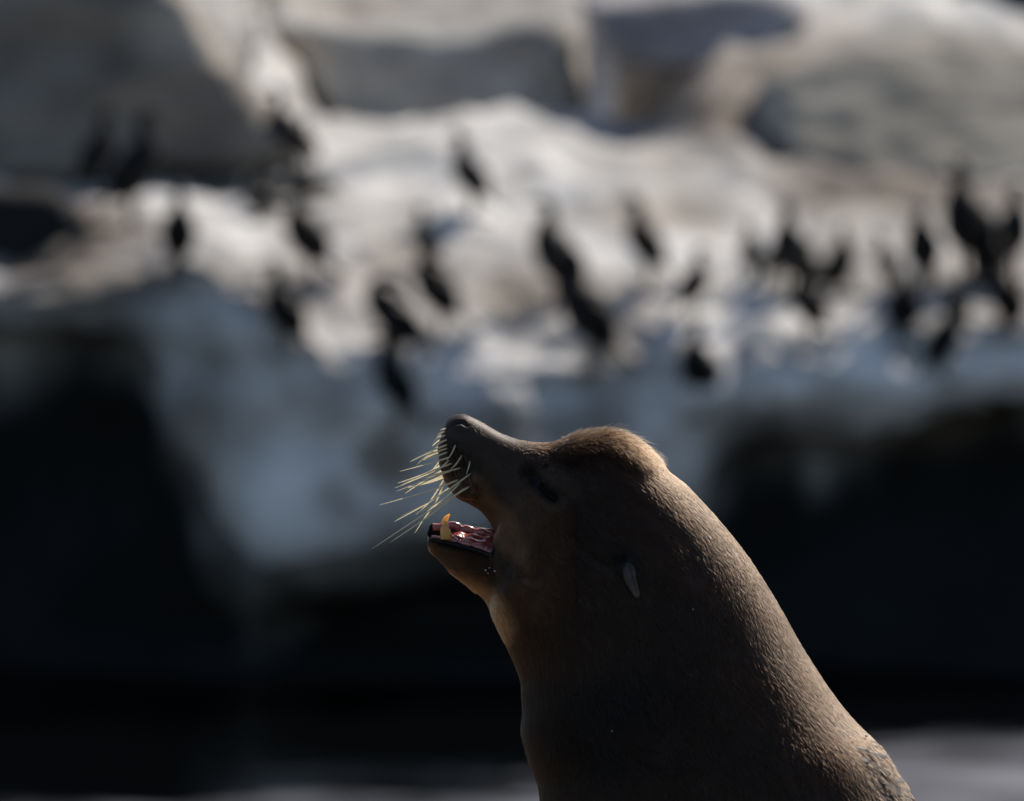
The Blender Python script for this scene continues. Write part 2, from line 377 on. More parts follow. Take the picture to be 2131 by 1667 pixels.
# main body sections: ventral point, dorsal point (photo px), half width (px), roll (deg), top narrowing
MS = [(911, 930, 925, 884, 28, 22, 0), (913, 950, 934, 869, 46, 22, 0), (918, 980, 950, 862, 56, 22, .05), (930, 1008, 970, 863, 62, 20, .1), (950, 1034, 1000, 877, 62, 18, .12),
      (975, 1048, 1040, 900, 62, 16, .12), (1003, 1066, 1080, 915, 66, 14, .1), (1026, 1100, 1122, 921, 78, 12, .1), (1040, 1150, 1165, 921, 98, 10, .15),
      (1036, 1215, 1222, 905, 122, 8, .2), (1014, 1272, 1290, 905, 142, 6, .2), (1034, 1308, 1362, 951, 160, 4, .14), (1057, 1352, 1429, 1009, 178, 2, .08), (1080, 1408, 1495, 1080, 194, 0, .05),
      (1087, 1465, 1561, 1165, 208, 0, .04), (1085, 1520, 1617, 1254, 222, 0, .03), (1096, 1578, 1677, 1360, 238, 0, .02), (1120, 1640, 1760, 1480, 258, 0, 0), (1124, 1720, 1845, 1570, 280, 0, 0),
      (1112, 1830, 1930, 1700, 305, 0, 0), (1120, 1990, 2060, 1860, 330, 0, 0), (1190, 2160, 2260, 2030, 345, 0, 0), (1380, 2330, 2520, 2170, 340, 0, 0), (1700, 2420, 2800, 2280, 310, 0, 0), (2100, 2440, 3020, 2360, 250, 0, 0), (2600, 2455, 3180, 2360, 190, 0, 0), (2980, 2460, 3240, 2400, 120, 0, 0), (3200, 2458, 3330, 2425, 50, 0, 0)]
MSa = catmull(np.array(MS, float), 240)
def main_ring(s, m=56):
    vx, vy, dx, dy, b, roll, k = s; C = sl((vx+dx)/2, (vy+dy)/2); V = sl(vx, vy); Dp = sl(dx, dy)
    h = np.linalg.norm(Dp-V)/2; A = (Dp-V)/(2*h); Lx = FWD; r = R(roll); b = b*K
    hh = math.sqrt(max(h*h-(b*math.sin(r))**2, (0.3*h)**2))/math.cos(r)
    ax = A*math.cos(r)-Lx*math.sin(r)*1.0; lx = Lx*math.cos(r)+A*math.sin(r)
    out = []
    for t in np.linspace(0, 2*math.pi, m, endpoint=False):
        c, s_ = math.cos(t), math.sin(t); w = 1-k*s_
        out.append(C+ax*hh*s_+lx*b*w*math.copysign(abs(c)**.92, c))
    return np.array(out)
bag = Bag(); bag.add(loft([main_ring(s) for s in MSa]))
# lower jaw: centre (px), depth below the lips, half width, lateral roll
JR = R(30)
JS = [(889, 1113, 890, 1137, 16), (896, 1105, 894, 1150, 31), (918, 1106, 909, 1169, 39), (950, 1111, 933, 1200, 42), (985, 1118, 968, 1233, 46), (1020, 1126, 994, 1262, 54), (1052, 1136, 1028, 1300, 66), (1095, 1150, 1062, 1350, 86), (1150, 1170, 1095, 1420, 100)]
JSa = catmull(np.array(JS, float), 60)
def jaw_frame(s):
    T = sl(s[0], s[1]); B = sl(s[2], s[3]); d = np.linalg.norm(T-B); A = (T-B)/d
    lat = FWD*math.cos(JR)+A*math.sin(JR); N = A*math.cos(JR)-FWD*math.sin(JR)
    return T, d, lat, N
def jaw_ring(s, i, n):
    T, d, lat, N = jaw_frame(s); b = s[4]*K; d = d*.98; t_ = min(7*K, b*.3); dep = 15*K*sstep(0, .1, i/n); out = []
    for a in np.linspace(0, math.pi, 30): out.append(T+lat*b*math.cos(a)-N*(d*math.sin(a)**.85))
    for a in np.linspace(math.pi, 0, 22): out.append(T+lat*(b-t_)*math.cos(a)*.93-N*(dep*math.sin(a)**.6)+N*2*K*(1-math.sin(a)))
    return np.array(out)
bag.add(loft([jaw_ring(s, i, 60) for i, s in enumerate(JSa)]))
px_ = lambda n: n*K
for c, a in (((950, 955, -.016), (37, 50, 31)), ((950, 948, .02), (37, 50, 31)), ((976, 1000, -.022), (40, 40, 27)), ((976, 992, .024), (40, 40, 27)),   # whisker pads
             ((1060, 1245, -.02), (34, 60, 60)), ((1060, 1245, .02), (34, 60, 60)), ((1085, 1150, -.030), (62, 85, 48)), ((1085, 1150, .030), (62, 85, 48)),   # cheeks
             ((1150, 975, -.034), (48, 26, 24)), ((1150, 975, .034), (48, 26, 24))):    # brows
    bag.add(ellipsoid(sl(*c), (RT*px_(a[0]), UP*px_(a[1]), FWD*px_(a[2]))))
for sgn in (-1, 1):                             # hind flippers, spread flat behind the tail
    bag.add(ellipsoid(sl(3330, 2440, sgn*.10), (RT*.24+FWD*sgn*.10, FWD*.075, UP*.022)))
# fore flippers: shoulder, elbow bulge, wrist, flat hand spread on the rock
for sgn in (-1, 1):
    base = sl(1480, 1950, sgn*.13)
    pts = [base, base+np.array((.02, sgn*.10, -.12)), np.array((base[0]-.02, base[1]+sgn*.16, ROCK_Z+.10)), np.array((base[0]-.12, base[1]+sgn*.26, ROCK_Z+.04)), np.array((base[0]-.30, base[1]+sgn*.42, ROCK_Z+.02))]
    C = catmull(pts, 26); rr = np.interp(np.linspace(0, 1, 26), [0, .3, .55, .75, 1], [.13, .10, .085, .10, .05]); th = np.interp(np.linspace(0, 1, 26), [0, .3, .55, .75, 1], [.13, .09, .05, .025, .012])
    T = np.gradient(C, axis=0); T /= np.linalg.norm(T, axis=1)[:, None]; rings = []
    for p, t, r1, r2 in zip(C, T, rr, th):
        x = np.cross(t, (0, 0, 1)) if abs(t[2]) < .8 else np.array((1.0, 0, 0)); x /= np.linalg.norm(x); y = np.cross(t, x)
        rings.append(np.array([p+x*r1*math.cos(a)+y*r2*math.sin(a) for a in np.linspace(0, 2*math.pi, 24, endpoint=False)]))
    bag.add(loft(rings))
me = remeshed(bag.verts(), bag.F, .0023, 3, .5)
P = get_co(me)
def relax(P, spots, its=170, area=None):                            # soften the seams where jaw, throat and crown meet
    ed = np.empty(len(me.edges)*2, np.int32); me.edges.foreach_get('vertices', ed); ed = ed.reshape(-1, 2)
    r_ = P-ORG; x = r_@RT/K+PW/2; y = PH/2-r_@UP/K; w = np.zeros(len(P))
    for cx, cy, rr in spots: w = np.maximum(w, sstep(1, .35, np.hypot(x-cx, y-cy)/rr))
    if area is not None: w = area(x, y)
    m = w > 0; e = ed[m[ed[:, 0]]|m[ed[:, 1]]]
    for _ in range(its):
        ids = np.concatenate([e[:, 0], e[:, 1]]); oth = np.concatenate([e[:, 1], e[:, 0]])
        cnt = np.bincount(ids, minlength=len(P)).clip(1)
        avg = np.stack([np.bincount(ids, P[oth, k], len(P))/cnt for k in range(3)], 1)
        P = np.where(m[:, None], P+(avg-P)*(w*.9)[:, None], P)
    return P
P = relax(P, [(1012, 1275, 62), (1380, 965, 60), (1070, 1250, 60)])
P = relax(P, [], 36, lambda x, y: sstep(1130, 1230, x)*(y < 1850)*sstep(870, 880, y))
set_co(me, P); Nn = get_no(me)
rel = P-ORG
PXc = rel@RT/K+PW/2; PYc = PH/2-rel@UP/K; Wc = rel@FWD
UV = np.stack([PXc, PYc], 1)
side = np.sign(Wc)
infr = (PYc < 1800)
# sculpting: displacement along normals by masks in the profile plane
disp = np.zeros(len(P))
lat = sstep(.01, .03, np.abs(Wc))
eye_arc = [(1104, 984), (1117, 1003), (1133, 1022), (1150, 1034)]
slit = [(1122, 1008), (1129, 1019), (1140, 1029), (1152, 1035)]
d_eye = segdist(UV, eye_arc)
disp -= .0075*np.exp(-(d_eye/15)**2)*lat
disp += .0024*np.exp(-(segdist(UV, slit)-9)**2/30)*lat
for rr in (20, 28): disp += .0003*np.exp(-(d_eye-rr)**2/10)*lat
disp -= .0028*np.exp(-(segdist(UV, slit)/3.2)**2)*lat
# ear dimple, jaw fold behind the mouth corner
disp -= .004*np.exp(-((PXc-1293)**2+(PYc-1163)**2)/11**2)*lat
for ln, a, w in (([(1190, 1110), (1225, 1150), (1262, 1180)], .0016, 7), ([(1040, 1160), (1070, 1190), (1110, 1205)], .002, 9), ([(1325, 1040), (1420, 1120), (1445, 1200)], .0012, 16)):
    disp -= a*np.exp(-(segdist(UV, ln)/w)**2)*lat
# whisker pad grooves, in rows
for k in range(5):
    x0 = 930+k*11; disp -= .0026*np.exp(-(segdist(UV, [(x0, 925+k*6), (x0+6, 965+k*6), (x0+16, 1000+k*7)])/2.6)**2)*sstep(.004, .016, np.abs(Wc))*(PXc < 1020)
# nostril: comma slit near the nose top, nose pad edge
for sg in (-1, 1):
    m_ = (side == sg)
    disp -= .0035*np.exp(-(segdist(UV, [(934, 890), (946, 880), (962, 878), (972, 884)])/3.2)**2)*m_*sstep(.006, .014, np.abs(Wc))
disp -= .0016*np.exp(-(Wc/.0035)**2)*sstep(1000, 960, PXc)*(PYc < 985)
# fine muscular and skin relief, wet wrinkles at lower right
disp += fbm(P*9, 2, 61)*.0010*sstep(1000, 1300, PXc)*infr
wr = sstep(70, 30, segdist(UV, [(1835, 1575), (1870, 1625), (1925, 1700), (2020, 1800)])+14*fbm(P*40, 2, 77))
Q = np.stack([(PXc*.6+PYc*-.8)/7.5, (PXc*.8+PYc*.6)/42, Wc*20], 1)
disp += wr*fbm(Q*np.array((1.6, 1.3, 1.5)), 3, 62)*.0020
# bare chest folds
disp += .0016*lattice(np.stack([PXc*0, PYc/36, Wc*8], 1), 5)*sstep(1180, 1080, PXc)*sstep(1380, 1450, PYc)
P = P+Nn*disp[:, None]
# colours (albedo)
c_body = np.array((.024, .0115, .0062)); c_tan = np.array((.30, .145, .06)); c_dark = np.array((.020, .015, .013)); c_black = np.array((.008, .008, .009)); c_pale = np.array((.12, .085, .06))
def mixc(c, m, k): return c*(1-m[:, None])+np.array(k)*m[:, None]
def tints(UV, Wv, Pw, edge=None):
    x, y = UV[:, 0], UV[:, 1]
    n = fbm(Pw*14, 3, 70)
    c = np.tile(c_body, (len(x), 1)); c = c*(1+.25*n[:, None])
    mottle = sstep(.35, .9, fbm(Pw*60, 2, 71)); c = mixc(c, mottle*.08, c_pale)
    c = mixc(c, sstep(100, 20, segdist(UV, [(1385, 960), (1462, 1041), (1528, 1120), (1587, 1206), (1647, 1309), (1700, 1398), (1759, 1478), (1844, 1568), (1905, 1667)])+14*n)*.85, (.060, .036, .022))  # paler band along the back, sunlight put into the fur colour
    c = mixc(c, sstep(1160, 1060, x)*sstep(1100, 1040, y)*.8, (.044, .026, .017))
    chin = sstep(62, 16, segdist(UV, [(905, 1165), (950, 1215), (1000, 1262), (1022, 1300)])+10*n)
    c = mixc(c, chin*.95, c_tan)
    lip = sstep(36, 8, segdist(UV, [(985, 1010), (1010, 1050), (1045, 1090), (1070, 1150), (1080, 1200)])+9*n)
    c = mixc(c, lip*.6, c_tan*.6)
    c = mixc(c, sstep(90, 30, segdist(UV, [(1110, 1080), (1120, 1150), (1110, 1230)])+12*n)*.18, c_tan*.6)
    c = mixc(c, sstep(30, 8, segdist(UV, [(1150, 985), (1185, 1012)])+5*n)*.22, c_pale)
    c = mixc(c, sstep(20, 8, segdist(UV, [(1112, 996), (1124, 1012), (1138, 1026), (1150, 1034)])+3*n)*.85, (.004, .003, .003))
    dots = sstep(.45, .8, lattice(np.stack([x/8., y/9., 0*x], 1), 91)); c = mixc(c, dots*sstep(60, 30, segdist(UV, [(940, 930), (965, 1000)]))*.7, c_black)
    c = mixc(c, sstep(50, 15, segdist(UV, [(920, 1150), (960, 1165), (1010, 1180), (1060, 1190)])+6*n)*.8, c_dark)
    c = mixc(c, sstep(40, 16, np.hypot(x-1294, y-1162))*.9, c_dark*.5)  # dark spot above the ear, shade of the hollow painted in
    c = mixc(c, sstep(1420, 1220, x+.35*(y-1500)+30*n)*sstep(1340, 1460, y)*.85, (.006, .005, .004))  # chest fur blackened, shade of the underside put into its colour
    c = mixc(c, sstep(52, 30, np.hypot((x-950), (y-885)*1.3))*.75, (.040, .030, .024))
    c = mixc(c, sstep(30, 10, segdist(UV, [(925, 960), (950, 1010)])+4*n)*.6, (.10, .05, .034))
    rim = sstep(22, 13, segdist(UV, [(893, 1114), (900, 1100), (924, 1122), (967, 1131), (1002, 1140), (1016, 1146)])+1.5*n)
    rim = np.maximum(rim, sstep(28, 14, np.hypot(x-899, y-1108)))
    c = mixc(c, rim, c_black)
    return c, rim
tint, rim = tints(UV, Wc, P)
# the trough of the lower jaw
TJ = []
inside = np.zeros(len(P))
fr = [jaw_frame(s) for s in JSa]
Tc = np.array([f[0] for f in fr]); cand = np.where((PXc < 1110) & (PYc > 1070) & (PYc < 1200))[0]
for i in cand:
    j = np.argmin(((Tc-P[i])**2).sum(1)); T, d, la, N_ = fr[j]; v = P[i]-T
    if -16*K < v@N_ < 3*K and abs(v@la) < (JSa[j, 4]-9)*K and 922 < PXc[i] < 1036: inside[i] = 1
tint = mixc(tint, inside, (.22, .05, .05))
wrc = sstep(.3, .9, wr*1.0); tint = mixc(tint, wrc*.8, (.085, .06, .045))
rough = .55-.3*rim-.3*inside-.25*wrc
set_co(me, P)
float_attr(me, 'rough', np.clip(rough, .14, 1))
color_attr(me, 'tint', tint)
me.materials.append(M_skin)
for a in me.polygons: a.use_smooth = True
root_loc = np.array((P[:, 0][P[:, 2] < ROCK_Z+.15].mean(), P[:, 1].mean(), ROCK_Z))
lion = empty('sea_lion', root_loc.tolist(), label='dark brown sea lion barking with its head thrown back and mouth wide open', cat='sea lion')
set_co(me, P-root_loc)
body = bpy.data.objects.new('body', me); COL.objects.link(body); body.parent = lion
part = lambda name, VF, m, parent=lion, **k: mesh_obj(name, np.asarray(VF[0])-root_loc, VF[1], m, parent, **k)

# ---- teeth, gums, tongue
def jaw_pt(t, l, h):                           # t along the jaw 0..1, l lateral px, h px above the lip plane
    s = JSa[int(np.clip(t*59, 0, 59))]; T, d, la, N_ = jaw_frame(s); return T+la*l*K+N_*h*K
def blob_strip(ts, l, h, r, seed):
    pts = [jaw_pt(t, l(t), h(t)) for t in ts]
    return tube(pts, [r(t)*K for t in ts], 12, len(ts)*3)
ts = np.linspace(.16, .72, 22)
for sgn in (-1, 1):
    hb = lambda t, s=sgn: -6+9*math.exp(-((t-.33-(.02 if s > 0 else 0))/.045)**2)+5*math.exp(-((t-.46)/.03)**2)+4*math.exp(-((t-.56)/.03)**2)
    part('gum', blob_strip(ts, lambda t: sgn*(21+18*t), hb, lambda t: 8.5, 1), M_gum)
tg = []
for i, t in enumerate(np.linspace(.28, .86, 30)):
    s = JSa[int(t*59)]; T, d, la, N_ = jaw_frame(s); w = (11+16*min(1, (t-.28)*5))*K; q = .25 if i in (0, 29) else 1
    tg.append(np.array([T+la*(w*math.cos(a)*q)-N_*9*K+N_*((7+6*t)*K*math.sin(a)*q*(1-.35*math.exp(-(math.cos(a)/.2)**2)))+N_*1.5*K*math.sin(t*60+a*2) for a in np.linspace(0, 2*math.pi, 24, endpoint=False)]))
part('tongue', loft(tg), M_tongue)
def canine(px0, py0, w0, px1, py1, r0, r1, bend):
    A = sl(px0, py0, w0); B = sl(px1, py1, w0); C = (A+B)/2+RT*bend*K
    V, F = tube([A-UP*10*K, A, C, B], [r0*K*.9, r0*K*.95, r0*K, r0*K*.93, (r0*.72+r1*.28)*K, (r0*.4+r1*.6)*K, r1*K*.7], 16, 22); 
    return V, F
part('canine_tooth', canine(928, 1112, -.022, 930, 1085, 11.5, 1.5, -3), M_tooth, label='near lower canine, worn blunt and stained orange')
part('canine_tooth', canine(929, 1102, .014, 935, 1070, 9.5, 1.5, -7), M_tooth, label='far lower canine, pointed and stained yellow')
for t, sg in ((.42, -1), (.52, -1), (.62, -1), (.44, 1), (.55, 1)):
    c = jaw_pt(t, sg*(23+18*t), 0); part('molar_tooth', ellipsoid(c, (RT*4*K, UP*6*K, FWD*3.5*K), 12, 8), M_gum)

# ---- nose pad and eye
for sg in (-1,):
    pass
part('eye', ellipsoid(sl(1137, 1024, -.046), (RT*12*K+UP*-7*K, UP*5*K+RT*3*K, FWD*8*K), 20, 12), M_eye, label='near eye squeezed to a dark slit')
part('eye', ellipsoid(sl(1137, 1020, .05), (RT*12*K+UP*-7*K, UP*5*K+RT*3*K, FWD*8*K), 20, 12), M_eye)

# ---- ears: a small rolled cone hanging back
from mathutils.bvhtree import BVHTree
bvh = BVHTree.FromPolygons([tuple(v) for v in P[:, :]], [tuple(p.vertices) for p in me.polygons])
def surf(px, py, near=True):
    o = Vector(sl(px, py, -1.0 if near else 1.0)); d = Vector(FWD if near else -FWD); h = bvh.ray_cast(o, d, 2.0)
    return (np.array(h[0]), np.array(h[1])) if h[0] is not None else (None, None)
def ear(near):
    s = -1 if near else 1
    base, nb = surf(1305, 1172, near); tip, nt_ = surf(1325, 1243, near)
    base = base+nb*.0025; tip = tip+nt_*.009
    mid = (base+tip)/2+nb*.006-RT*3*K
    C = catmull([base, base*.6+mid*.4, mid, (mid+tip)/2, tip], 26); rings = []
    w = np.interp(np.linspace(0, 1, 26), [0, .25, .45, .75, .93, 1], [3, 12, 12.5, 9, 6, 2.5])*K
    T = np.gradient(C, axis=0); T /= np.linalg.norm(T, axis=1)[:, None]
    for i, (c, t, r) in enumerate(zip(C, T, w)):
        x = np.cross(t, nb); x /= np.linalg.norm(x); y = np.cross(x, t); ring = []
        for a in np.linspace(0, 2*math.pi, 28, endpoint=False):
            rad = .42+.0*a; g = -.55*math.exp(-((a-math.pi/2+.35)/.42)**2)*(1 if 2 < i < 22 else .3)
            ring.append(c+x*r*math.cos(a)*s+y*r*(rad*math.sin(a)+g))
        rings.append(np.array(ring))
    eo = part('ear', loft(rings), M_ear)
    f = np.concatenate([np.repeat(np.linspace(0, 1, 26), 28), [0, 1]])[:, None]; f = f*f*(3-2*f)
    color_attr(eo.data, 'tint', np.array((.022, .013, .008))*(1-f)+np.array((.095, .058, .034))*f)
ear(True); ear(False)
b_, n_ = surf(1757, 1466)
if b_ is not None:
    for q in range(3):
        c = sl(1755+q*3, 1462+q*9, 0); h = bvh.find_nearest(Vector(c+RT*.1+UP*.05)); c = np.array(h[0])
        part('scab', ellipsoid(c, (RT*4*K, UP*7*K, FWD*4*K), 10, 7), M_scab)
for (x, y, r) in ((1013, 1184, 2.4), (1021, 1179, 1.8), (1034, 1186, 2.2), (1438, 1266, 1.6), (1273, 1515, 1.6), (1466, 1120, 1.6), (1018, 1190, 1.5), (1797, 1533, 3)):
    c, n_ = surf(x, y)
    if c is not None: part('speck', ellipsoid(c+n_*.003, (RT*r*K, UP*r*.8*K, FWD*r*K), 8, 6), M_foam)

# ---- whiskers: (root, middle, tip) in photo px
cr = lambda x, y: (740+x/3.97, 840+y/3.97)
WH = [((745, 205), (715, 212), (697, 222), -1), ((735, 230), (690, 250), (660, 300), -1), ((740, 262), (680, 285), (640, 335), -1), ((742, 282), (680, 310), (632, 352), 1),
      ((750, 300), (690, 330), (630, 400), -1), ((755, 340), (640, 385), (445, 485), -1), ((750, 365), (620, 400), (452, 478), 1), ((750, 372), (610, 420), (505, 505), -1), ((760, 388), (650, 415), (525, 480), 1),
      ((760, 400), (650, 440), (560, 465), -1), ((780, 440), (620, 490), (370, 557), -1), ((750, 458), (620, 560), (345, 660), 1), ((760, 490), (600, 580), (322, 700), 1), ((790, 495), (620, 560), (355, 682), -1),
      ((800, 550), (600, 620), (340, 722), -1), ((760, 575), (620, 640), (430, 702), 1), ((790, 585), (620, 650), (430, 695), 1), ((850, 535), (700, 572), (545, 618), -1), ((770, 520), (540, 655), (405, 745), 1),
      ((840, 632), (620, 715), (205, 832), -1), ((935, 588), (690, 760), (340, 946), -1), ((800, 680), (600, 820), (315, 980), 1), ((745, 600), (620, 800), (497, 918), 1), ((742, 625), (640, 850), (460, 985), 1),
      ((930, 690), (600, 890), (145, 1190), -1), ((820, 705), (620, 880), (485, 1075), 1), ((890, 705), (600, 930), (290, 1140), -1), ((860, 660), (700, 800), (520, 900), -1), ((945, 480), (935, 525), (915, 582), -1),
      ((870, 440), (830, 500), (785, 540), -1), ((822, 350), (795, 410), (755, 465), -1), ((765, 420), (700, 470), (610, 580), 1), ((770, 470), (700, 530), (590, 600), -1), ((720, 255), (668, 290), (650, 320), 1), ((745, 320), (690, 350), (600, 430), 1), ((750, 350), (680, 395), (560, 455), 1)]
for a, b, c, s in WH:
    (x0, y0), (x1, y1), (x2, y2) = cr(*a), cr(*b), cr(*c)
    ln = math.hypot(x2-x0, y2-y0)*K
    p, n_ = surf(x0, y0, s < 0)
    w0 = (p-ORG)@FWD if p is not None else s*.02
    root = sl(x0, y0, w0-s*(-.0) if p is None else w0)
    mid = sl(x1, y1, w0+s*ln*.28); tip = sl(x2, y2, w0+s*ln*.5)
    part('whisker', tube([root+(root-mid)/np.linalg.norm(root-mid)*.004, root, mid, tip], [.0011, .0011, .0009, .0003], 6, 14), M_whisker)

# ---- fur
def build_fur():
    tris = np.array([[p.vertices[0], p.vertices[1], p.vertices[2]] for p in me.polygons]+[[p.vertices[0], p.vertices[2], p.vertices[3]] for p in me.polygons if len(p.vertices) == 4])
    A, B, C = P[tris[:, 0]], P[tris[:, 1]], P[tris[:, 2]]
    ar = np.linalg.norm(np.cross(B-A, C-A), axis=1)/2
    cx, cy = PXc[tris[:, 0]], PYc[tris[:, 0]]
    ok = (cy < 1760) & (cx < 2050)
    hairless = (inside[tris[:, 0]] > 0)|(rim[tris[:, 0]] > .5)|((wrc[tris[:, 0]] > .5) & (rng.random(len(tris)) < .65))|(np.hypot(cx-946, (cy-882)) < 24)|(segdist(np.stack([cx, cy], 1), eye_arc) < 7)
    facing = np.einsum('ij,j->i', np.cross(B-A, C-A), FWD)/(2*ar+1e-12)
    dens = np.where(facing < .35, 1.0, .35)*np.where(cx < 1200, 1.6, 1.0)
    w = ar*dens*ok*~hairless; NH = 420000
    idx = rng.choice(len(tris), NH, p=w/w.sum()); u = rng.random(NH); v = rng.random(NH); f = u+v > 1; u[f] = 1-u[f]; v[f] = 1-v[f]
    pt = A[idx]+(B-A)[idx]*u[:, None]+(C-A)[idx]*v[:, None]
    nn = Nn[tris[idx, 0]]
    relp = pt-ORG; uv = np.stack([relp@RT/K+PW/2, PH/2-relp@UP/K], 1); ww = relp@FWD
    spine = np.stack([(MSa[:, 0]+MSa[:, 2])/2, (MSa[:, 1]+MSa[:, 3])/2], 1)[::4]
    tg = np.gradient(spine, axis=0); tg /= np.linalg.norm(tg, axis=1)[:, None]
    d2 = np.empty((NH,), int)
    for a in range(0, NH, 40000):
        q = uv[a:a+40000]; wgt = ((q[:, None]-spine[None])**2).sum(2); d2[a:a+40000] = wgt.argmin(1)
    td = tg[d2]
    # hair sweeps back over the muzzle, down past the cheek, up and back on the crown
    cheek = sstep(150, 40, np.hypot(uv[:, 0]-1080, uv[:, 1]-1120)); td = td*(1-cheek[:, None])+np.array((.45, .9))*cheek[:, None]
    ch = sstep(60, 30, segdist(uv, [(910, 1160), (950, 1205), (1010, 1270)])); td = td*(1-ch[:, None])+np.array((.62, .78))*ch[:, None]
    dirv = RT*td[:, :1]+UP*-td[:, 1:2]
    dirv = dirv+rng.normal(0, .08, (NH, 3)); dirv = dirv+rng.normal(0, 1, (NH, 3))*(.24*sstep(75, 20, segdist(uv, [(1185, 900), (1240, 885), (1285, 893), (1335, 922)])))[:, None]; swirl = fbm(pt*12, 2, 81)*.15; dirv = dirv+np.cross(nn, dirv)*swirl[:, None]
    dirv -= nn*(dirv*nn).sum(1)[:, None]; dirv /= np.linalg.norm(dirv, axis=1)[:, None]
    crown = sstep(75, 20, segdist(uv, [(1185, 900), (1240, 885), (1285, 893), (1335, 922)]))
    muz = sstep(1150, 1030, uv[:, 0])*(uv[:, 1] < 1180)
    ln = (.0082-.0040*muz+.0080*crown)*rng.uniform(.5, 1.25, NH)*(1+.5*crown*(rng.random(NH) < .04)); lift = .09+.50*crown-.03*muz+rng.normal(0, .035, NH)
    d1 = dirv+nn*(lift*1.5)[:, None]; d1 /= np.linalg.norm(d1, axis=1)[:, None]
    d2_ = dirv+nn*(lift*.35)[:, None]; d2_ /= np.linalg.norm(d2_, axis=1)[:, None]
    p0 = pt-nn*.0004; p1 = p0+d1*(ln*.35)[:, None]; p2 = p1+(d1*.4+d2_*.6)*(ln*.35)[:, None]; p3 = p2+d2_*(ln*.35)[:, None]
    pos = np.stack([p0, p1, p2, p3], 1).reshape(-1, 3)-root_loc
    cv = bpy.data.hair_curves.new('fur'); cv.add_curves([4]*NH)
    cv.attributes['position'].data.foreach_set('vector', pos.astype(np.float32).ravel())
    ra = cv.attributes.get('radius') or cv.attributes.new('radius', 'FLOAT', 'POINT')
    ra.data.foreach_set('value', np.tile(np.array([.00017, .00017, .00013, .00003], np.float32), NH))
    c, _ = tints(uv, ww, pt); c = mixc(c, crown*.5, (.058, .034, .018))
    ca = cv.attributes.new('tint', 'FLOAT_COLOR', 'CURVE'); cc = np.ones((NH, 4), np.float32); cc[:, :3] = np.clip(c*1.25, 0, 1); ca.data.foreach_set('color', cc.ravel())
    o = bpy.data.objects.new('fur', cv); COL.objects.link(o); o.parent = lion; cv.materials.append(M_hair); o['kind'] = 'stuff'
build_fur()

# ------------------------------------------------------------------ cormorants
def ell_loft(C, a, b, n=26, m=20, upv=(0, 0, 1)):
    C = catmull(C, n); a = np.interp(np.linspace(0, 1, n), np.linspace(0, 1, len(a)), a); b = np.interp(np.linspace(0, 1, n), np.linspace(0, 1, len(b)), b)
    T = np.gradient(C, axis=0); T /= np.linalg.norm(T, axis=1)[:, None]; rings = []
    for c, t, p, q in zip(C, T, a, b):
        y = np.array((0, 1.0, 0)); x = np.cross(t, y); x /= np.linalg.norm(x)
        rings.append(np.array([c+x*p*math.cos(k)+y*q*math.sin(k) for k in np.linspace(0, 2*math.pi, m, endpoint=False)]))
    return loft(rings)
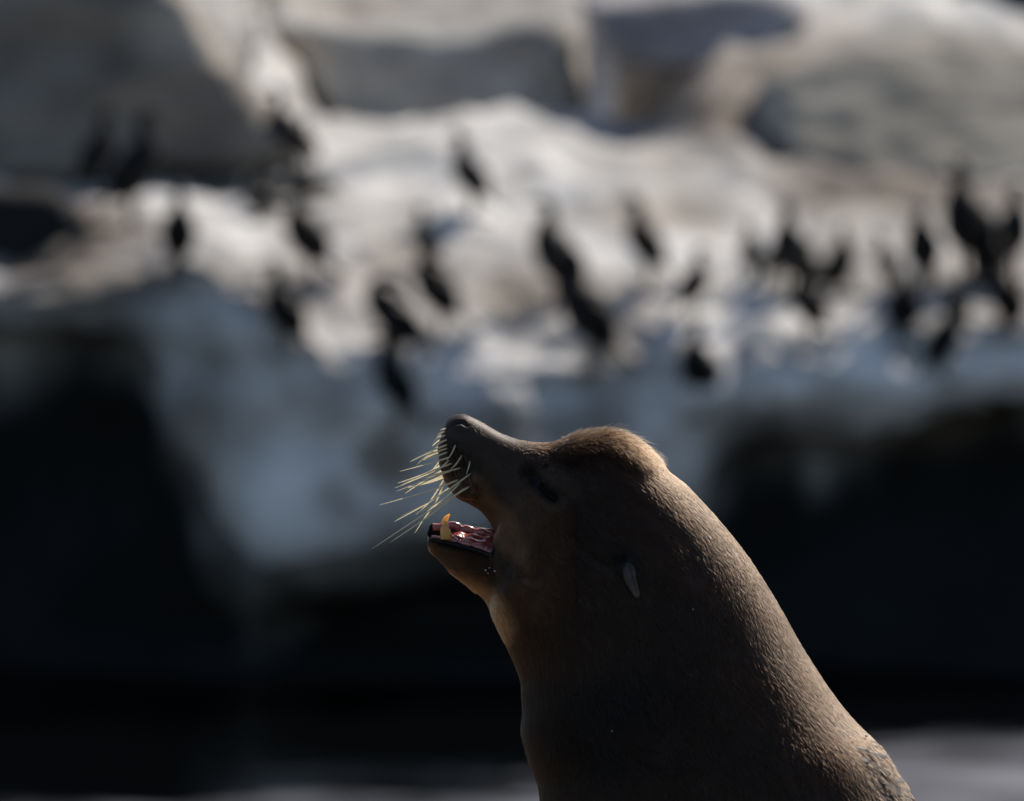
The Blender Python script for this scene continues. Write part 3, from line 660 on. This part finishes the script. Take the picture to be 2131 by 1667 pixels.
# bird local frame: faces -X, up +Z, feet at the origin; about 0.62 m tall
def make_bird(pose, spread=False):
    parts = []
    if pose == 'stand':
        nb = [(.10, 0, .14), (.06, 0, .19), (.01, 0, .28), (-.03, 0, .37), (-.045, 0, .43), (-.03, 0, .49), (-.03, 0, .54), (-.06, 0, .575), (-.10, 0, .575)]
        na = [.025, .08, .105, .09, .052, .034, .030, .034, .014]
        head = (-.10, .572)
    elif pose == 'rest':
        nb = [(.15, 0, .09), (.10, 0, .11), (.02, 0, .13), (-.06, 0, .16), (-.09, 0, .21), (-.07, 0, .26), (-.06, 0, .30), (-.09, 0, .325), (-.125, 0, .32)]
        na = [.02, .06, .085, .08, .05, .03, .026, .030, .012]; head = (-.125, .317)
    else:                                           # preening, neck folded back along the body
        nb = [(.12, 0, .13), (.07, 0, .18), (.01, 0, .26), (-.05, 0, .34), (-.08, 0, .40), (-.06, 0, .45), (-.01, 0, .455), (.03, 0, .43), (.055, 0, .395)]
        na = [.02, .065, .085, .075, .045, .028, .026, .030, .012]; head = (.055, .39)
    parts.append(('body', ell_loft(nb, na, [v*.95 for v in na])))
    hx, hz = head; dx = -1 if pose != 'preen' else .4
    parts.append(('bill', tube([(hx-.0, 0, hz), (hx+dx*.04, 0, hz-.004-(.02 if pose == 'preen' else 0)), (hx+dx*.068, 0, hz-.006-(.04 if pose == 'preen' else 0)), (hx+dx*.07, 0, hz-.016-(.05 if pose == 'preen' else 0))], [.011, .008, .006, .002], 8, 10)))
    t0 = np.array(nb[0]); 
    tail = np.array([t0+(-.03, -.03, .03), t0+(-.03, .03, .03), t0+(.12, .05, -.115), t0+(.12, -.05, -.115), t0+(-.04, -.03, .012), t0+(-.04, .03, .012), t0+(.11, .05, -.122), t0+(.11, -.05, -.122)])
    tail[:, 2] = np.maximum(tail[:, 2], .012)
    parts.append(('tail', (tail, [(0, 3, 2, 1), (4, 5, 6, 7), (0, 1, 5, 4), (1, 2, 6, 5), (2, 3, 7, 6), (3, 0, 4, 7)])))
    for s in (-1, 1):
        if spread:
            sh = np.array((-.02, s*.06, .38)); C = catmull([sh, sh+(0, s*.14, .05), sh+(.02, s*.27, .02), sh+(.05, s*.36, -.06)], 14)
            ch = np.interp(np.linspace(0, 1, 14), [0, .5, 1], [.20, .22, .10]); top = C; V = []; F = []
            for c, h in zip(C, ch):
                V += [c+(0, 0, .012), c+(.012, 0, 0), c+(.045, 0, -h), c+(.03, 0, -h)]
            F = grid_faces(14, 4)+[(0, 1, 2, 3), (55, 54, 53, 52)]
            parts.append(('wing', (np.array(V), F)))
        else:
            a = np.array(nb[3 if pose != 'rest' else 3]); b = np.array(nb[1]); e = b+(b-a)*.45
            C = [a+(0, s*.062, 0), (a+b)/2+(.012, s*.086, 0), b+(.012, s*.066, 0), e+(.02, s*.02, .01)]
            parts.append(('wing', ell_loft(C, [.02, .07, .055, .008], [.008, .02, .018, .006], 16, 12)))
        parts.append(('leg', tube([(.01, s*.035, .2 if pose != 'rest' else .1), (.02, s*.035, .07), (.0, s*.035, .012)], [.018, .011, .010], 8, 8)))
        f = np.array([(.012, s*.035-.012, .004), (.012, s*.035+.012, .004), (-.085, s*.035+.04, .003), (-.095, s*.035, .003), (-.085, s*.035-.04, .003)])
        parts.append(('foot', (np.vstack([f, f+(0, 0, .010)]), [(0, 1, 2, 3, 4)[::-1], (5, 6, 7, 8, 9), (0, 1, 6, 5), (1, 2, 7, 6), (2, 3, 8, 7), (3, 4, 9, 8), (4, 0, 5, 9)])))
    return parts
MESHES = {}
def bird_meshes(key):
    if key in MESHES: return MESHES[key]
    pose, spread, brown = key; out = []
    for n, (V, F) in make_bird(pose, spread):
        m_ = bpy.data.meshes.new(n); m_.from_pydata(np.asarray(V, float).tolist(), [], [tuple(map(int, f)) for f in F]); m_.update()
        m_.polygons.foreach_set('use_smooth', [n not in ('tail', 'foot')]*len(m_.polygons))
        m_.materials.append({'bill': M_bill, 'foot': M_foot, 'leg': M_foot}.get(n, M_feather_brown if brown else M_feather)); out.append((n, m_))
    MESHES[key] = out; return out
lbvh = BVHTree.FromPolygons([tuple(v) for v in GP2], grid_faces(nr, len(xs), False))
def bird(px, py, h_px, label, pose='stand', turn=0, brown=False, spread=False, sx=1.0):
    # px, py: where its feet stand on the rock
    d = Vector(ray(px, py)).normalized(); hit = lbvh.ray_cast(Vector(CAMP), d, 300)
    p = hit[0] if hit[0] is not None else Vector(at(px, py, 84))
    dist = (p-Vector(CAMP)).length
    full = {'stand': .60, 'rest': .34, 'preen': .47}[pose]
    s = 1.42*h_px*PXA*dist/full
    e = empty('cormorant', (p.x, p.y, p.z-.01), label=label, cat='cormorant', group='cormorants standing on the guano ledge')
    e.rotation_euler = (0, random.uniform(-.06, .06), R(turn)); e.scale = (s*1.12, s*1.12, s)
    for n, m_ in bird_meshes((pose, spread, brown)):
        o = bpy.data.objects.new(n, m_); COL.objects.link(o); o.parent = e
B = [
 (200, 408, 130, 'cormorant in deep shade under the upper left boulder, the leftmost one', 'stand', 175),
 (278, 468, 175, 'tall cormorant in shade left of the narrow bright ledge', 'stand', 170),
 (372, 575, 140, 'plump black cormorant at the front of the left shelf, below the bright ledge', 'stand', 95),
 (538, 452, 70, 'crouching cormorant on the right end of the narrow bright ledge', 'rest', 60),
 (592, 352, 125, 'black cormorant where the boulder edge meets the bright slope', 'stand', 10),
 (640, 412, 70, 'small cormorant just below the one at the boulder edge', 'rest', 0),
 (640, 590, 150, 'slim brownish cormorant on the slope between the left shelf and the plateau', 'stand', 30, True),
 (592, 740, 145, 'brownish cormorant leaning left above the big bluish guano lobe', 'stand', 5, True),
 (980, 445, 125, 'lone black cormorant high on the bright slope at centre', 'stand', 20),
 (885, 565, 100, 'cormorant at centre beside a painted dark shadow on the white slope, upper of two', 'stand', 50),
 (912, 700, 150, 'brownish cormorant below the one beside the painted shadow', 'stand', 5, True),
 (825, 770, 140, 'bent necked cormorant left of centre above the dark drop', 'preen', 10),
 (820, 890, 145, 'cormorant at the very edge above and left of the sea lion nose', 'stand', 15),
 (1150, 640, 165, 'greyish cormorant at centre, upper of two in a diagonal pair', 'stand', 10, True),
 (1228, 778, 190, 'long bodied cormorant at centre, lower of two in a diagonal pair', 'stand', 5, True),
 (1345, 590, 130, 'small grey cormorant with a dark tail right of the diagonal pair', 'stand', 5, True),
 (1445, 665, 110, 'cormorant facing right, tail down to the left, right of centre', 'stand', 180, True),
 (1450, 872, 155, 'black upright cormorant at the lip directly above the sea lion forehead', 'stand', 60),
 (1562, 585, 90, 'small cormorant, leftmost of the row on the right', 'stand', 70),
 (1645, 620, 150, 'large black cormorant in the middle of the right hand cluster', 'stand', 60),
 (1700, 605, 75, 'cormorant resting low between two taller ones in the right hand cluster', 'rest', 0, True),
 (1750, 608, 105, 'cormorant at the right end of the right hand cluster', 'stand', 100),
 (1678, 715, 130, 'thin cormorant stepping down the slope below the right hand cluster', 'stand', 5, True),
 (1920, 605, 140, 'broad black cormorant standing alone left of the far right group', 'stand', 75),
 (1880, 725, 115, 'round black cormorant hunched in front of the far right group', 'preen', 90),
 (2012, 590, 190, 'tallest cormorant, upright in the far right group', 'stand', 60),
 (2062, 590, 90, 'cormorant resting low in the middle of the far right group', 'rest', 100),
 (2108, 585, 150, 'cormorant at the right edge of the photo in the far right group', 'stand', 120),
 (1990, 690, 75, 'dark cormorant just under the far right group', 'preen', 60),
 (1965, 790, 125, 'cormorant near the lip with its tail hanging to the left', 'stand', 170),
 (640, 345, 70, 'small cormorant on the bright slope just right of the boulder edge', 'stand', 20),
 (560, 420, 60, 'cormorant resting behind the crouching one on the narrow bright ledge', 'rest', 0),
 (2115, 700, 80, 'cormorant at the right edge on the slope below the far right group', 'stand', 170, True),
 (1612, 592, 85, 'small upright cormorant between the first two of the right hand row', 'stand', 110),
 (2092, 690, 95, 'cormorant on the white slope near the right edge, below the far right group', 'preen', 80),
 (1845, 600, 85, 'small cormorant just left of the broad black one', 'stand', 40, True),
 (2060, 850, 100, 'cormorant on the lip at far right, half lost in the dark', 'stand', 150),
]
for b in B: bird(*b)
